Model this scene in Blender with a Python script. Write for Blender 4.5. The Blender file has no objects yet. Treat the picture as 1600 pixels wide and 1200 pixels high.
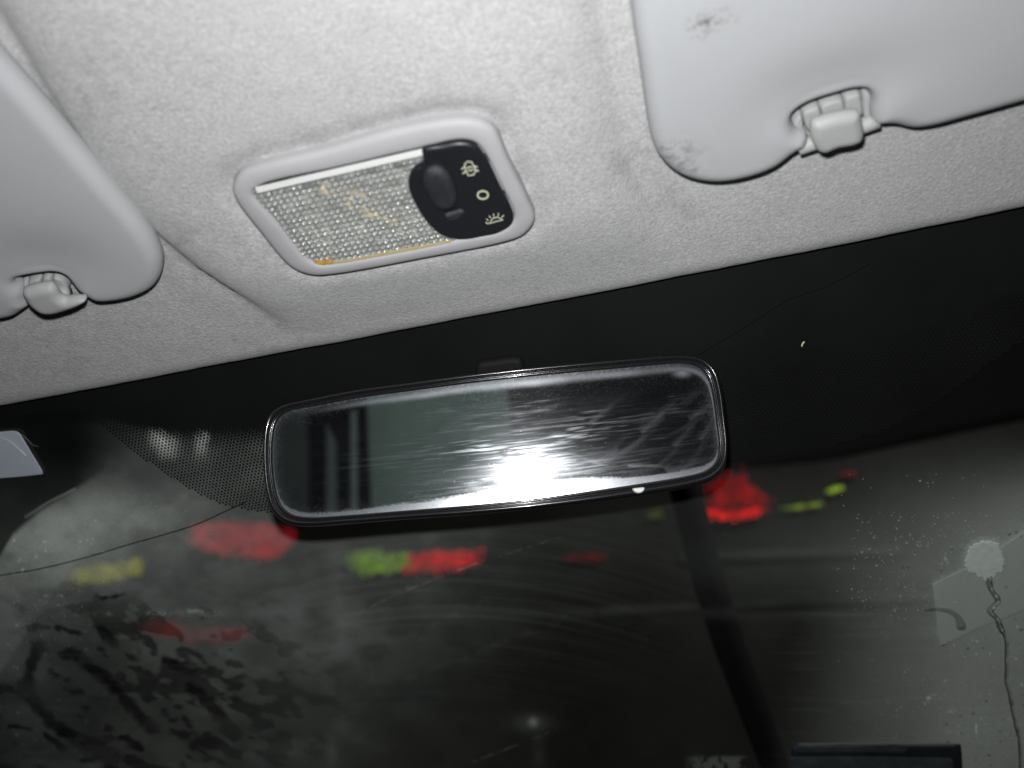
import bpy, bmesh, math, random
import numpy as np
from mathutils import Vector, Matrix
from mathutils.geometry import delaunay_2d_cdt
random.seed(7); RNG = np.random.default_rng(7)
S = bpy.context.scene
# ------------------------------------------------------------------ camera
FPX = 1385.0                                   # focal length in pixels of a 1600 px wide picture
EYE = np.array([0.0, 0.0, 1.25])
_F = np.array([429., -1015., -FPX]); _F /= np.linalg.norm(_F)      # car's forward axis seen from the camera
_X = np.array([1., .185, .174]); _X -= _F*np.dot(_X, _F); _X /= np.linalg.norm(_X)
_N = np.cross(_X, _F)
M = np.stack([_X, _F, _N])                     # camera -> car axes (x right, y forward, z up)
cam_d = bpy.data.cameras.new('camera'); cam = bpy.data.objects.new('camera', cam_d)
S.collection.objects.link(cam); S.camera = cam
cam_d.sensor_width = 36; cam_d.lens = 36*FPX/1600
cam_d.clip_start = .01; cam_d.clip_end = 60
cam.matrix_world = Matrix.Translation(Vector(EYE)) @ Matrix(M.tolist()).to_4x4()
cam_d.dof.use_dof = True; cam_d.dof.focus_distance = .50
cam_d.dof.aperture_fstop = (cam_d.lens/1000)/.0062
# ------------------------------------------------------------------ world, lamps, exposure
W = bpy.data.worlds.new('World'); S.world = W; W.use_nodes = True
W.node_tree.nodes['Background'].inputs[0].default_value = (.5, .6, .55, 1)
W.node_tree.nodes['Background'].inputs[1].default_value = .004
def aim(o, p, to):
    o.location = p; o.rotation_euler = (Vector(to)-Vector(p)).to_track_quat('-Z', 'Y').to_euler()
def area(name, size, power, p, to, col=(1, 1, 1), sy=None):
    l = bpy.data.lights.new(name, 'AREA'); l.energy = power; l.color = col
    l.shape = 'ELLIPSE' if sy else 'DISK'; l.size = size
    if sy: l.size_y = sy
    o = bpy.data.objects.new(name, l); S.collection.objects.link(o); aim(o, p, to); return o
def camvec(a, b, c): return M @ np.array([a, b, c])
FLASH = EYE + camvec(-.012, .040, -.012)
flash = area('flash', .022, 2.5, FLASH, FLASH+camvec(.10, .10, -1), (.97, .98, 1.0), .016)
outer_fill = area('marker_fill', .5, 85, (1.0, .95, 3.3), (0, 3.0, 2.5), (1, .98, .95))  # added lamp, brightens the markers in place of returned flash light
cabin = area('cabin_bounce', .5, 1.2, (.1, -.2, 1.5), (0, -1.2, .5), (.93, 1.0, .97))  # added fill for the slabs in the mirror, replacing bounced flash
S.view_settings.view_transform = 'Standard'; S.view_settings.look = 'None'
S.view_settings.exposure = 0; S.view_settings.gamma = 1; S.view_settings.use_curve_mapping = False
S.render.engine = 'CYCLES'
# ------------------------------------------------------------------ helpers
def ray(px, py):
    v = M @ np.array([px-800., 600.-py, -FPX]); return v/np.linalg.norm(v)
def onz(px, py, z):
    r = ray(px, py); return EYE + r*((z-EYE[2])/r[2])
def onpl(px, py, p0, n):
    r = ray(px, py); return EYE + r*(np.dot(p0-EYE, n)/np.dot(r, n))
def topx(P):
    q = (P-EYE) @ M; return np.stack([800+FPX*q[..., 0]/-q[..., 2], 600-FPX*q[..., 1]/-q[..., 2]], -1)
def tag(o, label=None, cat=None, group=None, kind=None):
    for k, v in (('label', label), ('category', cat), ('group', group), ('kind', kind)):
        if v: o[k] = v
    return o
def link(name, me, m, parent=None, smooth=True):
    o = bpy.data.objects.new(name, me); S.collection.objects.link(o)
    if parent: o.parent = parent
    if m: me.materials.append(m)
    if smooth: me.polygons.foreach_set('use_smooth', [True]*len(me.polygons))
    return o
def mesh(name, V, Fc, m, parent=None, smooth=True):
    me = bpy.data.meshes.new(name)
    me.from_pydata([tuple(map(float, v)) for v in V], [], [tuple(map(int, f)) for f in Fc]); me.update()
    return link(name, me, m, parent, smooth)
def empty(name, loc):
    # every thing keeps world coordinates in its parts: the Empty sits at the base, parts are offset back
    o = bpy.data.objects.new(name, None); o.empty_display_size = .02; S.collection.objects.link(o)
    o.location = tuple(map(float, loc)); return o
def adopt(root, *objs):
    for o in objs:
        o.parent = root; o.matrix_parent_inverse = Matrix.Translation(-Vector(root.location))
def catmull(pts, n=8, closed=True):
    P = np.array(pts, float); L = len(P); out = []
    for i in range(L if closed else L-1):
        if closed: a, b, c, d = P[(i-1) % L], P[i], P[(i+1) % L], P[(i+2) % L]
        else: a, b, c, d = P[max(i-1, 0)], P[i], P[i+1], P[min(i+2, L-1)]
        # centripetal spacing keeps corners from overshooting
        t0 = 0; t1 = t0+max(np.linalg.norm(b-a), 1e-9)**.5; t2 = t1+max(np.linalg.norm(c-b), 1e-9)**.5; t3 = t2+max(np.linalg.norm(d-c), 1e-9)**.5
        for k in range(n):
            t = t1+(t2-t1)*k/n
            A1 = (t1-t)/(t1-t0)*a+(t-t0)/(t1-t0)*b if t1-t0 > 1e-4 else b
            A2 = (t2-t)/(t2-t1)*b+(t-t1)/(t2-t1)*c
            A3 = (t3-t)/(t3-t2)*c+(t-t2)/(t3-t2)*d if t3-t2 > 1e-4 else c
            B1 = (t2-t)/(t2-t0)*A1+(t-t0)/(t2-t0)*A2; B2 = (t3-t)/(t3-t1)*A2+(t-t1)/(t3-t1)*A3
            out.append((t2-t)/(t2-t1)*B1+(t-t1)/(t2-t1)*B2)
    if not closed: out.append(P[-1])
    return np.array(out)
def resample(P, n, closed=True):
    Q = np.vstack([P, P[:1]]) if closed else P
    s = np.r_[0, np.cumsum(np.linalg.norm(np.diff(Q, axis=0), axis=1))]
    t = np.linspace(0, s[-1], n, endpoint=not closed)
    return np.stack([np.interp(t, s, Q[:, k]) for k in range(Q.shape[1])], 1)
def inside(pts, poly):
    x, y = pts[:, 0], pts[:, 1]; r = np.zeros(len(pts), bool); n = len(poly)
    for i in range(n):
        x1, y1 = poly[i]; x2, y2 = poly[(i+1) % n]
        if y1 == y2: continue
        c = ((y1 > y) != (y2 > y)) & (x < (x2-x1)*(y-y1)/(y2-y1)+x1); r ^= c
    return r
def dist(pts, poly, closed=True):
    d = np.full(len(pts), 1e9); n = len(poly)
    for i in range(n if closed else n-1):
        a = poly[i]; b = poly[(i+1) % n]; ab = b-a; L = max(ab@ab, 1e-18)
        t = np.clip(((pts-a)@ab)/L, 0, 1)
        d = np.minimum(d, np.linalg.norm(pts-(a+t[:, None]*ab), axis=1))
    return d
def pillow(name, poly, frame, back, T, R, m, parent=None, step=.004, bump=None, exp=.5):
    """cushion-like slab: poly (2-D, metres), frame=(origin,u,v,n) with n towards the viewer,
       back = offset of its back along n, T thickness, R edge rounding"""
    O, U, Vv, Nn = frame
    area2 = np.sum(poly[:, 0]*np.roll(poly[:, 1], -1)-np.roll(poly[:, 0], -1)*poly[:, 1])
    if area2 < 0: poly = poly[::-1]
    n = len(poly); tan = np.roll(poly, -1, 0)-np.roll(poly, 1, 0); tan /= np.linalg.norm(tan, axis=1)[:, None]
    nin = np.stack([-tan[:, 1], tan[:, 0]], 1)
    free = []
    for k in (.03, .09, .2, .36, .58, .8, 1.0):
        q = poly+nin*R*k; ok = inside(q, poly) & (dist(q, poly) > R*k*.93); free.append(q[ok])
    lo, hi = poly.min(0), poly.max(0)
    gx, gy = np.meshgrid(np.arange(lo[0], hi[0], step), np.arange(lo[1], hi[1], step))
    g = np.stack([gx.ravel(), gy.ravel()], 1)+RNG.uniform(-.08, .08, (gx.size, 2))*step
    g = g[inside(g, poly)]
    if len(g): g = g[dist(g, poly) > R*1.05+step*.3]; free.append(g)
    allp = np.vstack([poly]+free); sc = 1000.0
    vs, es, fs, ov, oe, of = delaunay_2d_cdt([Vector(p*sc) for p in allp], [], [list(range(n))], 1, 1e-4)
    P = np.array([[v.x, v.y] for v in vs])/sc
    d = dist(P, poly); z = T*np.clip(1-(1-np.clip(d/R, 0, 1))**2, 0, 1)**exp
    if bump is not None: z = z+bump(P, d)
    base = back+T*.0
    mid = T*.45                                      # the edge is widest halfway up
    z = mid+z*(T-mid)/T
    V3 = [O+U*p[0]+Vv*p[1]+Nn*(back+zz) for p, zz in zip(P, z)]
    F3 = [tuple(f) for f in fs]
    # wall behind the widest line
    idx = {};
    for i, o_ in enumerate(ov):
        for j in o_:
            if j < n: idx[j] = i
    prev = [idx[i] for i in range(n)]
    for q, (ins, zz) in enumerate(((.0, mid*.6), (.12*R, mid*.25), (.35*R, 0))):
        cur = []
        for i in range(n):
            p = poly[i]+nin[i]*ins; cur.append(len(V3)); V3.append(O+U*p[0]+Vv*p[1]+Nn*(back+zz))
        for i in range(n):
            j = (i+1) % n; F3.append((prev[i], cur[i], cur[j], prev[j]))
        prev = cur
    F3.append(tuple(prev[::-1]) if True else ())
    o = mesh(name, V3, F3, m, parent)
    bm = bmesh.new(); bm.from_mesh(o.data); bmesh.ops.recalc_face_normals(bm, faces=bm.faces); bm.to_mesh(o.data); bm.free()
    return o
def tube(name, pts, r, m, parent=None, seg=10, radii=None, cap=True):
    P = [np.array(p, float) for p in pts]; V = []; Fc = []; ref = np.array([.13, .2, .97])
    for i, p in enumerate(P):
        t = P[min(i+1, len(P)-1)]-P[max(i-1, 0)]; t = t/np.linalg.norm(t)
        a = np.cross(t, ref); a /= np.linalg.norm(a); b = np.cross(t, a); rr = radii[i] if radii is not None else r
        for k in range(seg):
            w = 2*math.pi*k/seg; V.append(p+(a*math.cos(w)+b*math.sin(w))*rr)
    for i in range(len(P)-1):
        for k in range(seg):
            j = (k+1) % seg; Fc.append((i*seg+k, i*seg+j, (i+1)*seg+j, (i+1)*seg+k))
    if cap: Fc += [tuple(range(seg))[::-1], tuple(range((len(P)-1)*seg, len(P)*seg))]
    return mesh(name, V, Fc, m, parent)
def ribbons(name, lines, w, frame, off, th, m, parent=None):
    """flat mitred strokes (lists of 2-D points), all in one mesh"""
    O, U, Vv, Nn = frame; V = []; Fc = []
    for li, L in enumerate(lines):
        L = np.array(L, float); n = len(L); closed = np.linalg.norm(L[0]-L[-1]) < 1e-7 and n > 3
        if closed: L = L[:-1]; n -= 1
        T = []
        for i in range(n):
            a = L[(i-1) % n] if closed or i > 0 else L[i]; b = L[(i+1) % n] if closed or i < n-1 else L[i]
            d0 = L[i]-a; d1 = b-L[i]; u = sum([d/np.linalg.norm(d) for d in (d0, d1) if np.linalg.norm(d) > 1e-9]); T.append(u/max(np.linalg.norm(u), 1e-9))
        i0 = len(V); zo = li*.00003
        for i in range(n):
            nn = np.array([-T[i][1], T[i][0]])*w/2
            for (p, z) in ((L[i]+nn, off), (L[i]-nn, off), (L[i]-nn, off+th+zo), (L[i]+nn, off+th+zo)): V.append(O+U*p[0]+Vv*p[1]+Nn*z)
        for i in range(n if closed else n-1):
            A = i0+4*i; B = i0+4*((i+1) % n)
            for k in range(4): Fc.append((A+k, A+(k+1) % 4, B+(k+1) % 4, B+k))
        if not closed: Fc += [(i0+3, i0+2, i0+1, i0), (i0+4*(n-1), i0+4*(n-1)+1, i0+4*(n-1)+2, i0+4*(n-1)+3)]
    o = mesh(name, V, Fc, m, parent, smooth=False)
    bm = bmesh.new(); bm.from_mesh(o.data); bmesh.ops.recalc_face_normals(bm, faces=bm.faces); bm.to_mesh(o.data); bm.free(); return o
# numpy value noise
_G = RNG.random((256, 256))
def vnoise(x, y):
    xi = np.floor(x).astype(int); yi = np.floor(y).astype(int); fx = x-xi; fy = y-yi
    fx = fx*fx*(3-2*fx); fy = fy*fy*(3-2*fy); g = lambda a, b: _G[a % 256, b % 256]
    return (g(xi, yi)*(1-fx)+g(xi+1, yi)*fx)*(1-fy)+(g(xi, yi+1)*(1-fx)+g(xi+1, yi+1)*fx)*fy
def fbm(x, y, o=4):
    s = 0; a = .5
    for k in range(o): s = s+a*vnoise(x*2**k+17.3*k, y*2**k+5.1*k); a *= .5
    return s/(1-.5**o)
def sst(x, a, b):
    t = np.clip((x-a)/(b-a), 0, 1); return t*t*(3-2*t)
# ------------------------------------------------------------------ materials
def mat(name, col, rough=.5, metal=0, spec=.5, mottle=0, mscale=40, bump=0, bscale=300, dirt=0, dscale=15, coat=0, stretch=None, dirtcol=(.12, .10, .08)):
    m = bpy.data.materials.new(name); m.use_nodes = True; nt = m.node_tree; N = nt.nodes; L = nt.links
    b = N['Principled BSDF']; b.inputs['Base Color'].default_value = (*col, 1); b.inputs['Roughness'].default_value = rough
    b.inputs['Metallic'].default_value = metal; b.inputs['Specular IOR Level'].default_value = spec; b.inputs['Coat Weight'].default_value = coat
    tc = N.new('ShaderNodeTexCoord'); src = tc.outputs['Object']
    if stretch:
        mp = N.new('ShaderNodeMapping'); mp.inputs['Scale'].default_value = stretch; L.new(src, mp.inputs[0]); src = mp.outputs[0]
    def noise(sc, det=5, r=.6):
        n = N.new('ShaderNodeTexNoise'); n.inputs['Scale'].default_value = sc; n.inputs['Detail'].default_value = det
        n.inputs['Roughness'].default_value = r; L.new(src, n.inputs['Vector']); return n
    cur = None
    if mottle:
        n = noise(mscale); r = N.new('ShaderNodeMapRange'); r.inputs[1].default_value = .3; r.inputs[2].default_value = .7
        L.new(n.outputs[0], r.inputs[0]); mx = N.new('ShaderNodeMix'); mx.data_type = 'RGBA'
        mx.inputs[6].default_value = (*[c*(1-mottle) for c in col], 1); mx.inputs[7].default_value = (*[min(1, c*(1+mottle)) for c in col], 1)
        L.new(r.outputs[0], mx.inputs[0]); cur = mx.outputs[2]
    if dirt:
        n = noise(dscale, 8, .65); r = N.new('ShaderNodeMapRange'); r.inputs[1].default_value = .52; r.inputs[2].default_value = .80; r.inputs[4].default_value = dirt
        L.new(n.outputs[0], r.inputs[0]); mx = N.new('ShaderNodeMix'); mx.data_type = 'RGBA'
        mx.inputs[6].default_value = (*col, 1); mx.inputs[7].default_value = (*dirtcol, 1)
        if cur: L.new(cur, mx.inputs[6])
        L.new(r.outputs[0], mx.inputs[0]); cur = mx.outputs[2]
    if cur: L.new(cur, b.inputs['Base Color'])
    if bump:
        n = noise(bscale, 4, .65); bp = N.new('ShaderNodeBump'); bp.inputs['Strength'].default_value = 1; bp.inputs['Distance'].default_value = bump
        L.new(n.outputs[0], bp.inputs['Height']); L.new(bp.outputs[0], b.inputs['Normal'])
    return m
def felt():
    m = mat('felt', (.47, .462, .448), rough=.95, spec=.15); nt = m.node_tree; N = nt.nodes; L = nt.links; b = N['Principled BSDF']
    tc = N.new('ShaderNodeTexCoord'); src = tc.outputs['Object']
    def noise(sc, det, r=.6, dist=0):
        n = N.new('ShaderNodeTexNoise'); n.inputs['Scale'].default_value = sc; n.inputs['Detail'].default_value = det
        n.inputs['Roughness'].default_value = r; n.inputs['Distortion'].default_value = dist; L.new(src, n.inputs['Vector']); return n.outputs[0]
    def ramp(v, a, b_, c, d):
        r = N.new('ShaderNodeMapRange'); r.inputs[1].default_value = a; r.inputs[2].default_value = b_; r.inputs[3].default_value = c; r.inputs[4].default_value = d
        L.new(v, r.inputs[0]); return r.outputs[0]
    def mul(a, b_, op='MULTIPLY'):
        q = N.new('ShaderNodeMath'); q.operation = op; L.new(a, q.inputs[0]); L.new(b_, q.inputs[1]); return q.outputs[0]
    f = mul(ramp(noise(680, 2, .65), .28, .72, .80, 1.18), ramp(noise(330, 2, .6), .3, .7, .93, 1.05))
    f = mul(f, ramp(noise(22, 6, .6), .3, .75, 1.02, .97))
    f = mul(f, ramp(noise(95, 5, .7, .3), .66, .80, 1.0, .88))
    w = N.new('ShaderNodeTexWhiteNoise')
    at = N.new('ShaderNodeAttribute'); at.attribute_name = 'grime_and_crease'
    inv = ramp(at.outputs['Fac'], 0, 1, 1, .45); f = mul(f, inv)
    mx = N.new('ShaderNodeMix'); mx.data_type = 'RGBA'; mx.blend_type = 'MULTIPLY'; mx.inputs[0].default_value = 1
    mx.inputs[6].default_value = (.455, .450, .442, 1)
    cb = N.new('ShaderNodeCombineColor'); [L.new(f, cb.inputs[k]) for k in range(3)]; L.new(cb.outputs[0], mx.inputs[7]); L.new(mx.outputs[2], b.inputs['Base Color'])
    bp = N.new('ShaderNodeBump'); bp.inputs['Distance'].default_value = .0006; L.new(noise(620, 3, .6), bp.inputs['Height']); L.new(bp.outputs[0], b.inputs['Normal'])
    b.inputs['Sheen Weight'].default_value = .25
    return m
M_FELT = felt()
M_VISOR = mat('visor_vinyl', (.412, .418, .422), rough=.8, spec=.12, mottle=.012, mscale=25, bump=.00010, bscale=1400)
def add_stain(m, spots, col=(.09, .07, .06)):
    """small grubby marks at fixed spots of a surface (object coordinates)"""
    nt = m.node_tree; N = nt.nodes; L = nt.links; b = N['Principled BSDF']
    tc = N.new('ShaderNodeTexCoord'); prev = b.inputs['Base Color'].links[0].from_socket if b.inputs['Base Color'].links else None
    for (p, r, amt, sc) in spots:
        mp = N.new('ShaderNodeVectorMath'); mp.operation = 'DISTANCE'; L.new(tc.outputs['Object'], mp.inputs[0]); mp.inputs[1].default_value = tuple(map(float, p))
        rr = N.new('ShaderNodeMapRange'); rr.interpolation_type = 'SMOOTHSTEP'; rr.inputs[1].default_value = r; rr.inputs[2].default_value = r*.2; L.new(mp.outputs['Value'], rr.inputs[0])
        n = N.new('ShaderNodeTexNoise'); n.inputs['Scale'].default_value = sc; n.inputs['Detail'].default_value = 6; n.inputs['Roughness'].default_value = .7; L.new(tc.outputs['Object'], n.inputs['Vector'])
        r2 = N.new('ShaderNodeMapRange'); r2.inputs[1].default_value = .50; r2.inputs[2].default_value = .68; r2.inputs[4].default_value = amt; L.new(n.outputs[0], r2.inputs[0])
        q = N.new('ShaderNodeMath'); q.operation = 'MULTIPLY'; L.new(rr.outputs[0], q.inputs[0]); L.new(r2.outputs[0], q.inputs[1])
        mx = N.new('ShaderNodeMix'); mx.data_type = 'RGBA'; mx.inputs[7].default_value = (*col, 1)
        if prev: L.new(prev, mx.inputs[6])
        else: mx.inputs[6].default_value = b.inputs['Base Color'].default_value
        L.new(q.outputs[0], mx.inputs[0]); prev = mx.outputs[2]
    L.new(prev, b.inputs['Base Color'])
M_CLIP = mat('clip_plastic', (.40, .40, .392), rough=.5, spec=.3, mottle=.03, mscale=60, bump=.00004, bscale=900)
M_RIM = mat('rim_plastic', (.405, .398, .404), rough=.55, spec=.25, mottle=.02, mscale=50, dirt=.12, dscale=70)
M_BLACK = mat('black_plastic', (.012, .013, .016), rough=.38, spec=.45, bump=.00004, bscale=1500)
M_KNOB = mat('knob_plastic', (.022, .024, .028), rough=.36, spec=.5, bump=.0004, bscale=1600)
M_ICON = mat('icon_print', (.60, .60, .42), rough=.6)
M_HOUS = mat('mirror_housing', (.010, .010, .011), rough=.16, spec=.6, coat=.5, bump=.00003, bscale=300)
M_FRIT = mat('ceramic_frit', (.0062, .0068, .0064), rough=.6, spec=.12, mottle=.2, mscale=20)
M_CRACK = mat('crack', (.002, .002, .002), rough=.8, spec=.05)
def mixmat(name, tfac, col, rough=.2, metal=0, spec=.5, bump=0, bscale=200, tint=(1, 1, 1), edge=False):
    m = mat(name, col, rough, metal, spec, bump=bump, bscale=bscale); nt = m.node_tree; N = nt.nodes; L = nt.links
    t = N.new('ShaderNodeBsdfTransparent'); t.inputs[0].default_value = (*tint, 1); mx = N.new('ShaderNodeMixShader'); mx.inputs[0].default_value = tfac
    if edge:
        lw = N.new('ShaderNodeLayerWeight'); lw.inputs[0].default_value = .5; rr = N.new('ShaderNodeMapRange'); rr.inputs[1].default_value = .15; rr.inputs[2].default_value = .75; rr.inputs[3].default_value = tfac; rr.inputs[4].default_value = tfac*.45; L.new(lw.outputs['Facing'], rr.inputs[0]); L.new(rr.outputs[0], mx.inputs[0])
    L.new(N['Principled BSDF'].outputs[0], mx.inputs[1]); L.new(t.outputs[0], mx.inputs[2]); L.new(mx.outputs[0], N['Material Output'].inputs[0]); return m
M_LENS = mixmat('lens_plastic', .42, (.27, .28, .265), rough=.12, metal=0, spec=.9, tint=(.97, .98, .93)); M_LENS.node_tree.nodes['Principled BSDF'].inputs['Coat Weight'].default_value = .32; M_LENS.node_tree.nodes['Principled BSDF'].inputs['Coat Roughness'].default_value = .12; M_LENS.node_tree.nodes['Principled BSDF'].inputs['Coat IOR'].default_value = 1.9
_n = M_LENS.node_tree; _a = _n.nodes.new('ShaderNodeAttribute'); _a.attribute_name = 'cell'; _n.links.new(_a.outputs['Fac'], [q for q in _n.nodes if q.type == 'MIX_SHADER'][0].inputs[0])
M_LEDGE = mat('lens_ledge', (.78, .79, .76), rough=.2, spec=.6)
M_AMBER = mat('lens_amber', (.50, .42, .22), rough=.4, dirt=.8, dscale=90, dirtcol=(.45, .22, .02))
M_REFL = mat('lamp_reflector', (.80, .80, .76), rough=.6, metal=.1, mottle=.35, mscale=90)
M_BULB = mat('bulb', (.95, .80, .60), rough=.5, spec=.6)
M_DROP = mixmat('water', .80, (.03, .034, .032), rough=.30, spec=1, edge=True); M_DROP.node_tree.nodes['Principled BSDF'].inputs['Coat Weight'].default_value = 1; M_DROP.node_tree.nodes['Principled BSDF'].inputs['Coat IOR'].default_value = 2.2; M_DROP.node_tree.nodes['Principled BSDF'].inputs['Coat Roughness'].default_value = .2
M_SPLAT = mat('dried_splat', (.50, .55, .505), rough=.85, mottle=.10, mscale=260, bump=.0002, bscale=700)
M_PAPER = mat('sticker_paper', (.42, .46, .52), rough=.7, mottle=.05, mscale=50)
M_PATCH = mixmat('patch_reflection', .38, (.40, .44, .40), rough=.8, bump=.0001, bscale=400)
M_HIGHLIGHT = mat('white_highlight', (.6, .63, .6), rough=.5)
# ------------------------------------------------------------------ the headliner
H0 = EYE[2]+.33                                  # height of the roof lining
WSL = math.radians(27)
edge_px = [(-330, 700), (-150, 664), (0, 637), (200, 603), (350, 577), (500, 549), (650, 518), (800, 487), (950, 459), (1100, 430), (1250, 401), (1400, 371), (1600, 330), (1800, 288), (2000, 245)]
E3 = np.array([onz(x, y, H0+.002) for x, y in edge_px])
cf = np.polyfit(E3[:, 0], E3[:, 1], 3)
yedge = lambda x: np.polyval(cf, x)+.0065
CONS = .012
lc = np.array([onz(x, y, H0-.002)[:2] for x, y in [(-160, -190), (-60, -65), (0, 25), (60, 122), (150, 265), (230, 355), (300, 415), (370, 462), (440, 512)]])
rc = np.array([onz(x, y, H0-.002)[:2] for x, y in [(905, -190), (925, -65), (940, 25), (958, 130), (975, 215), (1000, 290), (1030, 345), (1060, 390)]])
lc = lc[np.argsort(lc[:, 1])]; rc = rc[np.argsort(rc[:, 1])]
dome_px = [(363, 296), (372, 274), (392, 262), (502, 235), (632, 199), (714, 186), (746, 188), (772, 202), (795, 251), (827, 316), (836, 342), (821, 365), (795, 376), (665, 402), (519, 428), (486, 429), (454, 417), (405, 361), (369, 313)]
open_px = [(394, 303), (402, 293), (535, 262), (660, 233), (720, 220), (743, 225), (759, 244), (782, 290), (803, 335), (801, 348), (779, 363), (730, 373), (640, 393), (535, 412), (502, 416), (480, 406), (440, 358), (405, 319)]
ZD = H0-CONS                                     # the lining behind the lamp
dome_o = np.array([onz(x, y, ZD-.002)[:2] for x, y in catmull(dome_px, 6)])
dome_i = np.array([onz(x, y, ZD-.004)[:2] for x, y in catmull(open_px, 6)])
def console(x, y):
    dl = x-np.interp(y, lc[:, 1], lc[:, 0]); dr = np.interp(y, rc[:, 1], rc[:, 0])-x
    f = sst(yedge(x)-y, .012, .085)
    a = np.where(dl > 0, 1-np.exp(-np.maximum(dl, 0)/.0085), 0); b = np.where(dr > 0, 1-np.exp(-np.maximum(dr, 0)/.013), 0)
    lip = .0008*np.exp(-((dl+.012)/.012)**2)
    return CONS*a*b*f + lip*f
nx, ny = 520, 420
xs = np.linspace(-.62, .78, nx); vs_ = np.r_[-.012, np.linspace(-.009, .02, 22), np.linspace(.022, .62, ny-23)]
X, Vd = np.meshgrid(xs, vs_)
Y = yedge(X)-Vd+.0006*(fbm(X*300, X*0+3, 3)-.5)*np.exp(-np.maximum(Vd, 0)/.01)
rP = .016
rP = .020
roll = np.where(Vd < rP, rP-np.sqrt(np.clip(rP**2-(rP-np.clip(Vd, 0, rP))**2, 0, None)), 0)*.95
Z = H0-console(X, Y)+roll+np.where(Vd < 0, -Vd*1.2, 0)
dd = dist(np.stack([X.ravel(), Y.ravel()], 1), dome_o).reshape(X.shape)
ins = inside(np.stack([X.ravel(), Y.ravel()], 1), dome_i*.5+dome_o.mean(0)*0+dome_i*.5).reshape(X.shape)
Z += .0028*np.exp(-(dd/.0065)**2)*(.55+.9*fbm(X*45, Y*45, 2))
Z += .0022*(fbm(X*9, Y*9, 3)-.5)+.0007*(fbm(X*60+9, Y*60, 2)-.5)
Vh = np.stack([X, Y, Z], -1).reshape(-1, 3)
fi = np.arange((ny-1)*(nx)).reshape(ny-1, nx)[:, :-1] if False else (np.arange(len(vs_)-1)[:, None]*nx+np.arange(nx-1)[None])
keep = ~(ins[:-1, :-1] & ins[1:, 1:] & ins[:-1, 1:] & ins[1:, :-1])
fi = fi[keep]
Fh = np.stack([fi, fi+1, fi+nx+1, fi+nx], 1)
head = mesh('headliner', Vh, Fh, M_FELT)
ga = head.data.attributes.new('grime_and_crease', 'FLOAT', 'POINT')
pxh = topx(Vh)
gr = .28*np.exp(-(dd.ravel()/.010)**2)*sst(fbm(pxh[:, 0]/22, pxh[:, 1]/22, 3), .35, .75)
for cx, cy, r, a in ((985, 250, 60, .35), (870, 100, 40, .25), (410, 555, 50, .3), (120, 130, 90, .28), (290, 395, 45, .35), (1060, 325, 40, .3), (650, 330, 1, 0), (90, 560, 120, .15)):
    gr += a*np.exp(-((pxh[:, 0]-cx)**2+(pxh[:, 1]-cy)**2)/r**2)*sst(fbm(pxh[:, 0]/14, pxh[:, 1]/14, 4), .38, .7)
dlc = np.abs(pxh[:, 0]-np.interp(pxh[:, 1], [0, 122, 265, 355, 415, 470, 512], [0, 60, 150, 230, 300, 380, 440])-4)
gr += .22*np.exp(-(dlc/9)**2)*(pxh[:, 1] < 520)  # darker line along the left crease
sp = fbm(pxh[:, 0]/3.2, pxh[:, 1]/3.2, 2); gr += .35*sst(sp, .80, .9)
ga.data.foreach_set('value', np.clip(gr, 0, 1).astype(np.float32))
tag(head, 'pale grey felt roof lining above the windscreen, with a raised centre', 'headliner', kind='structure')
# ------------------------------------------------------------------ the two sun visors and their clips
DOWN = np.array([0., 0., -1.])
def zframe(z): return (np.array([0, 0, z]), np.array([1., 0, 0]), np.array([0, 1., 0]), DOWN)
def poly_at(px, z, n=7, closed=True):
    return np.array([onz(x, y, z)[:2] for x, y in catmull(px, n, closed)])
def visor(name, px, zb, notch, label, n_dim):
    T = .0135
    poly = poly_at(px, zb-T*.78); poly = resample(poly, int(np.linalg.norm(np.diff(poly, axis=0), axis=1).sum()/.0022))
    nc = [onz(x, y, zb-T)[:2] for x, y in notch]
    def bump(P, d):
        z = np.zeros(len(P))
        for (c, (ax, ay, am)) in zip(nc, n_dim):
            q = P-c; t = math.radians(-3); qx = q[:, 0]*math.cos(t)+q[:, 1]*math.sin(t); qy = -q[:, 0]*math.sin(t)+q[:, 1]*math.cos(t)
            z += .8*am*np.exp(-(qx/ax)**2-(qy/ay)**2)
        z += .0010*(fbm(P[:, 0]*14+4, P[:, 1]*14, 2)-.5)
        return z*sst(d, 0, .006)
    root = empty('sun_visor', (*poly.mean(0), zb))
    b = pillow('visor_body', poly, zframe(zb), 0, T, .0075, M_VISOR, None, step=.0030, bump=bump)
    adopt(root, b); tag(root, label, 'sun visor', 'sun visors folded up against the lining')
    return root
ZB = H0-.003
vr_px = [(985, -10), (992, 50), (1003, 120), (1012, 185), (1021, 228), (1034, 252), (1058, 273), (1092, 285), (1130, 287), (1180, 277), (1214, 263), (1232, 250), (1245, 240), (1262, 233),
         (1262, 212), (1246, 207), (1238, 194), (1240, 180), (1262, 164), (1300, 151), (1335, 142), (1356, 143), (1364, 156), (1363, 178), (1366, 196), (1395, 197), (1424, 203), (1450, 201), (1520, 183), (1600, 161), (1760, 118), (2050, 60), (2080, -60), (2040, -240), (1500, -330), (1010, -330), (975, -260), (974, -140)]
R_ = visor('sun_visor', vr_px, ZB, [(1300, 145), (1130, 200), (1400, 172), (1235, 215)], 'right-hand pale grey padded sun visor with a dark smudge near its top edge',
           [(.034, .018, -.0075), (.02, .02, .0008), (.010, .009, .0016), (.008, .008, .0018)])
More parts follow.
